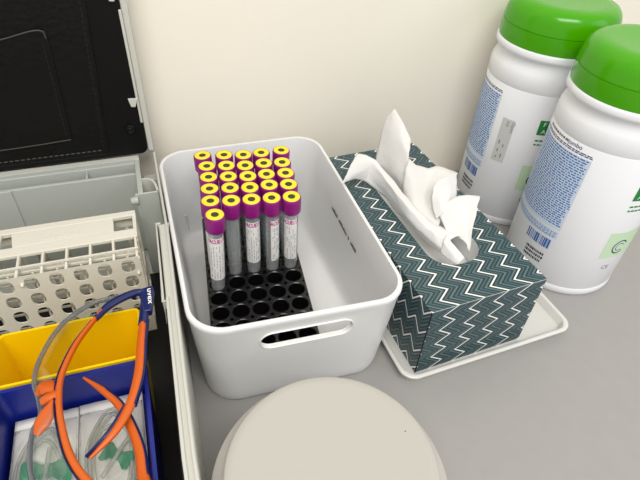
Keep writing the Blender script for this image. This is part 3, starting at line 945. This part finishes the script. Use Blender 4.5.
# ---------------------------------------------------------------- sealed pouches with winged needle sets
def pouch(x0, x1, y0, y1, z, tilt, label, wing_xy, wing_rot, seed, wsc=1.0):
    p = thing('infusion_pouch', label, 'medical pouch', K((x0 + x1) / 2, (y0 + y1) / 2, z), KA + tilt, 'sealed infusion pouches in the blue box')
    hw, hl = (x1 - x0) / 2, (y1 - y0) / 2
    random.seed(seed)
    def sheetz(nm, m, dome, zoff, hw, hl, th):
        bm = bmesh.new(); n = 22; g = []
        for i in range(n + 1):
            r = []
            for j in range(n + 1):
                u, v = i / n * 2 - 1, j / n * 2 - 1
                e = max(0, 1 - abs(u) ** 4) * max(0, 1 - abs(v) ** 4)
                zz = zoff + dome * e + noise.noise(Vector((u * 2.5 + seed, v * 3.5, 0))) * .14 * (0.3 + e) + (noise.noise(Vector((u * 6, v * 8 + seed, 3))) * .16 if dome else 0)
                r.append(bm.verts.new((u * hw, v * hl, zz)))
            g.append(r)
        for a, b in zip(g, g[1:]):
            for k in range(n): bm.faces.new((a[k], b[k], b[k + 1], a[k + 1]))
        o = finish(nm, bm, m, p, smooth=70)
        so = o.modifiers.new('thickness', 'SOLIDIFY'); so.thickness = th * S; so.offset = 0
    sheetz('paper_backing', 'pouch_paper', 0, 0.18, hw, hl, .03)
    sheetz('clear_film', 'film', .75, .3, hw - .05, hl - .8, .02)
    bm = bmesh.new()
    for q in range(3):
        pts = []
        for k in range(15):
            a = 2 * PI * k / 14 + q
            pts.append(((hw * .78 - .22 * q) * math.cos(a) + random.uniform(-.12, .12), .4 + (hl * .7 - .5 * q) * math.sin(a) + random.uniform(-.2, .2), .42 + .1 * q))
        sweep(bm, pts, .13, .13, n=8, sub=5)
    finish('clear_tubing', bm, 'tubing', p, smooth=70)
    bm = bmesh.new()
    c, s = math.cos(wing_rot), math.sin(wing_rot)
    out = []
    prof = [(-1.05, -.62), (-.8, -.72), (-.25, -.3), (.25, -.3), (.8, -.72), (1.05, -.62), (1.1, .5), (.85, .66), (.25, .32), (-.25, .32), (-.85, .66), (-1.1, .5)]
    for zz in (.62, .76):
        out.append([Vector((wing_xy[0] + (x * c - y * s) * wsc, wing_xy[1] + (x * s + y * c) * wsc, zz)) for x, y in prof])
    loft(bm, out)
    finish('green_wing', bm, 'wing', p, bevel=.06)
    bm = bmesh.new()
    a = Vector((wing_xy[0], wing_xy[1], .8)); d = Vector((-s, c, 0))
    sweep(bm, [a - d * 1.6, a - d * .5, a + d * .5, a + d * 1.5], .16, .16, n=8)
    finish('needle_hub', bm, 'tubing', p, smooth=60)
    return p
pouch(-8.2, -3.95, -11.6, -0.95, 6.85, 0.0, 'sealed clear pouch holding a bright green winged needle set, right in the blue box', (0.35, .6), -0.65, 2)
pouch(-12.3, -8.25, -11.7, -1.0, 6.85, 0.0, 'sealed clear pouch with coiled tubing and a pale green part, left in the blue box', (0.3, .9), -0.1, 8, 1.45)

# ---------------------------------------------------------------- safety glasses lying across the boxes
gl = thing('safety_glasses', 'clear safety glasses with navy and orange frame lying across the yellow and blue boxes', 'safety glasses', K(0, 0, 0), KA)
A_ = [(-2.35, 4.6, 11.2), (-3.3, 4.75, 11.4), (-5.0, 4.0, 11.5), (-6.1, 2.75, 11.6), (-7.3, 0.75, 11.7), (-8.1, -1.4, 11.7), (-8.25, -3.0, 11.7), (-8.1, -4.8, 11.7), (-7.55, -7.2, 11.6), (-6.6, -9.0, 11.5), (-5.2, -10.4, 11.4), (-3.6, -10.9, 11.2)]
B_ = [(-3.3, 5.7, 10.3), (-4.6, 5.8, 10.2), (-6.7, 5.75, 10.1), (-8.75, 4.2, 10.1), (-9.95, 1.75, 10.1), (-10.3, -0.3, 10.1), (-9.9, -2.0, 10.15), (-9.75, -3.2, 10.15), (-10.15, -4.3, 10.1), (-10.1, -6.6, 10.1), (-9.4, -8.4, 10.1), (-7.9, -10.2, 10.1), (-5.8, -11.3, 10.2), (-4.2, -11.6, 10.3)]
def resample(pts, n):
    p = smooth_path(pts, 12)
    L = [0]
    for a, b in zip(p, p[1:]): L.append(L[-1] + (b - a).length)
    out = []
    for k in range(n):
        t = L[-1] * k / (n - 1); i = 0
        while i < len(L) - 2 and L[i + 1] < t: i += 1
        f = (t - L[i]) / max(1e-6, L[i + 1] - L[i]); out.append(p[i].lerp(p[i + 1], f))
    return out
n = 60
Ar, Br = resample(A_, n), resample(B_, n)
bm = bmesh.new(); g = []
for a, b in zip(Ar, Br):
    out = Vector((-.35, 0, .25)); row = []
    for k in range(7):
        t = k / 6; row.append(bm.verts.new(a.lerp(b, t) + out * math.sin(PI * t)))
    g.append(row)
for a, b in zip(g, g[1:]):
    for k in range(6): bm.faces.new((a[k], b[k], b[k + 1], a[k + 1]))
le = finish('lens', bm, 'lens', gl, smooth=80)
so = le.modifiers.new('thickness', 'SOLIDIFY'); so.thickness = .18 * S; so.offset = 0
bm = bmesh.new(); sweep(bm, B_, .17, .2, (0, 0, 1), 8); finish('lens_edge', bm, 'lens_edge', le, smooth=70)
bm = bmesh.new(); sweep(bm, [Vector(p) + Vector((-.28, -.05, -.1)) for p in A_[3:]], .07, .2, (0, 0, 1), 8); finish('brow_backing', bm, 'navy', gl, smooth=70)
bm = bmesh.new(); sweep(bm, A_[:4] , [.18, .3, .34, .2], .28, (0, 0, 1), 10); finish('brow_end', bm, 'navy', gl, smooth=60)
bm = bmesh.new(); sweep(bm, [(-5.6, 3.35, 11.68)] + A_[3:], [.07, .13, .16, .18, .19, .2, .22, .24, .25, .2], .26, (0, 0, 1), 10); finish('brow_bar', bm, 'orange', gl, smooth=60)
# nose pads
for pts in ([(-8.4, -2.55, 11.6), (-8.9, -2.1, 11.5), (-9.4, -1.95, 11.3), (-9.75, -2.1, 11.0)], [(-8.5, -3.3, 11.6), (-8.9, -3.9, 11.4), (-9.3, -4.5, 11.2), (-9.6, -5.0, 11.0)]):
    bm = bmesh.new(); sweep(bm, pts, [.25, .5, .52, .2], [.15, .2, .2, .12], (0, 0, 1), 12)
    finish('nose_pad', bm, 'orange', gl, smooth=60)
bm = bmesh.new(); sweep(bm, [(-8.3, -2.9, 11.7), (-8.9, -2.95, 11.6), (-9.3, -3.0, 11.4)], .32, .2, (0, 0, 1), 12); finish('nose_bridge', bm, 'orange', gl, smooth=60)
# hinge block with lettering
bm = bmesh.new()
loft(bm, [[Vector((x, y, z)) for x, y in ((-3.0, 4.95), (-2.0, 5.1), (-1.95, 4.6), (-2.3, 2.6), (-2.85, 2.6), (-3.0, 4.2))] for z in (10.9, 11.55)])
hb = finish('hinge_block', bm, 'navy', gl, bevel=.1)
bm = text_bm('uvex', .62, 'CENTER', .008)
for v in bm.verts:
    x, y = v.co.x * 1.35, v.co.y
    v.co = Vector((-2.42 + y * .85 + x * -.02, 4.0 - x, 11.58))
finish('temple_lettering', bm, 'white_ink', hb, smooth=0)
# temples
T1 = [(-2.65, 3.9, 11.2), (-2.95, 2.0, 11.25), (-3.2, 0.1, 11.3), (-3.55, -2.6, 11.3), (-4.25, -4.7, 11.2), (-5.3, -6.15, 11.0), (-6.7, -7.2, 10.7)]
bm = bmesh.new(); sweep(bm, T1[:2] + [(-3.0, 1.6, 11.25)], .34, .3, (0, 0, 1), 10); finish('temple_root', bm, 'navy', gl, smooth=60)
bm = bmesh.new(); sweep(bm, [(-2.98, 1.8, 11.27)] + T1[2:], [.27, .3, .34, .33, .27, .1], [.28, .28, .28, .26, .22, .1], (0, 0, 1), 10); tp = finish('temple', bm, 'orange', gl, smooth=60)
bm = bmesh.new(); sweep(bm, [Vector(p) + Vector((-.22, .16, -.06)) for p in T1[4:]], [.14, .2, .07], .26, (0, 0, 1), 8); finish('temple_edge', bm, 'navy', tp, smooth=60)
bm = bmesh.new(); sweep(bm, [Vector(p) + Vector((.3, 0, -.06)) for p in T1[1:5]], .12, .26, (0, 0, 1), 8); finish('temple_edge', bm, 'navy', tp, smooth=60)
T2 = [(-3.5, -10.4, 11.0), (-3.85, -9.2, 10.7), (-3.95, -7.5, 10.5), (-4.35, -5.7, 10.35), (-5.0, -3.9, 10.3), (-6.0, -2.4, 10.25), (-7.2, -1.0, 10.2)]
bm = bmesh.new(); sweep(bm, T2, [.34, .34, .32, .3, .27, .22, .08], [.3, .3, .3, .28, .25, .2, .08], (0, 0, 1), 10); tp2 = finish('temple', bm, 'orange', gl, smooth=60)
bm = bmesh.new(); sweep(bm, [Vector(p) + Vector((.25, .0, -.04)) for p in T2[1:6]], .12, .25, (0, 0, 1), 8); finish('temple_edge', bm, 'navy', tp2, smooth=60)
bm = bmesh.new(); sweep(bm, [(-3.7, -10.9, 11.2), (-3.45, -10.8, 11.1), (-3.55, -10.1, 11.0)], .35, .3, (0, 0, 1), 10); finish('hinge_block', bm, 'navy', gl, smooth=60)
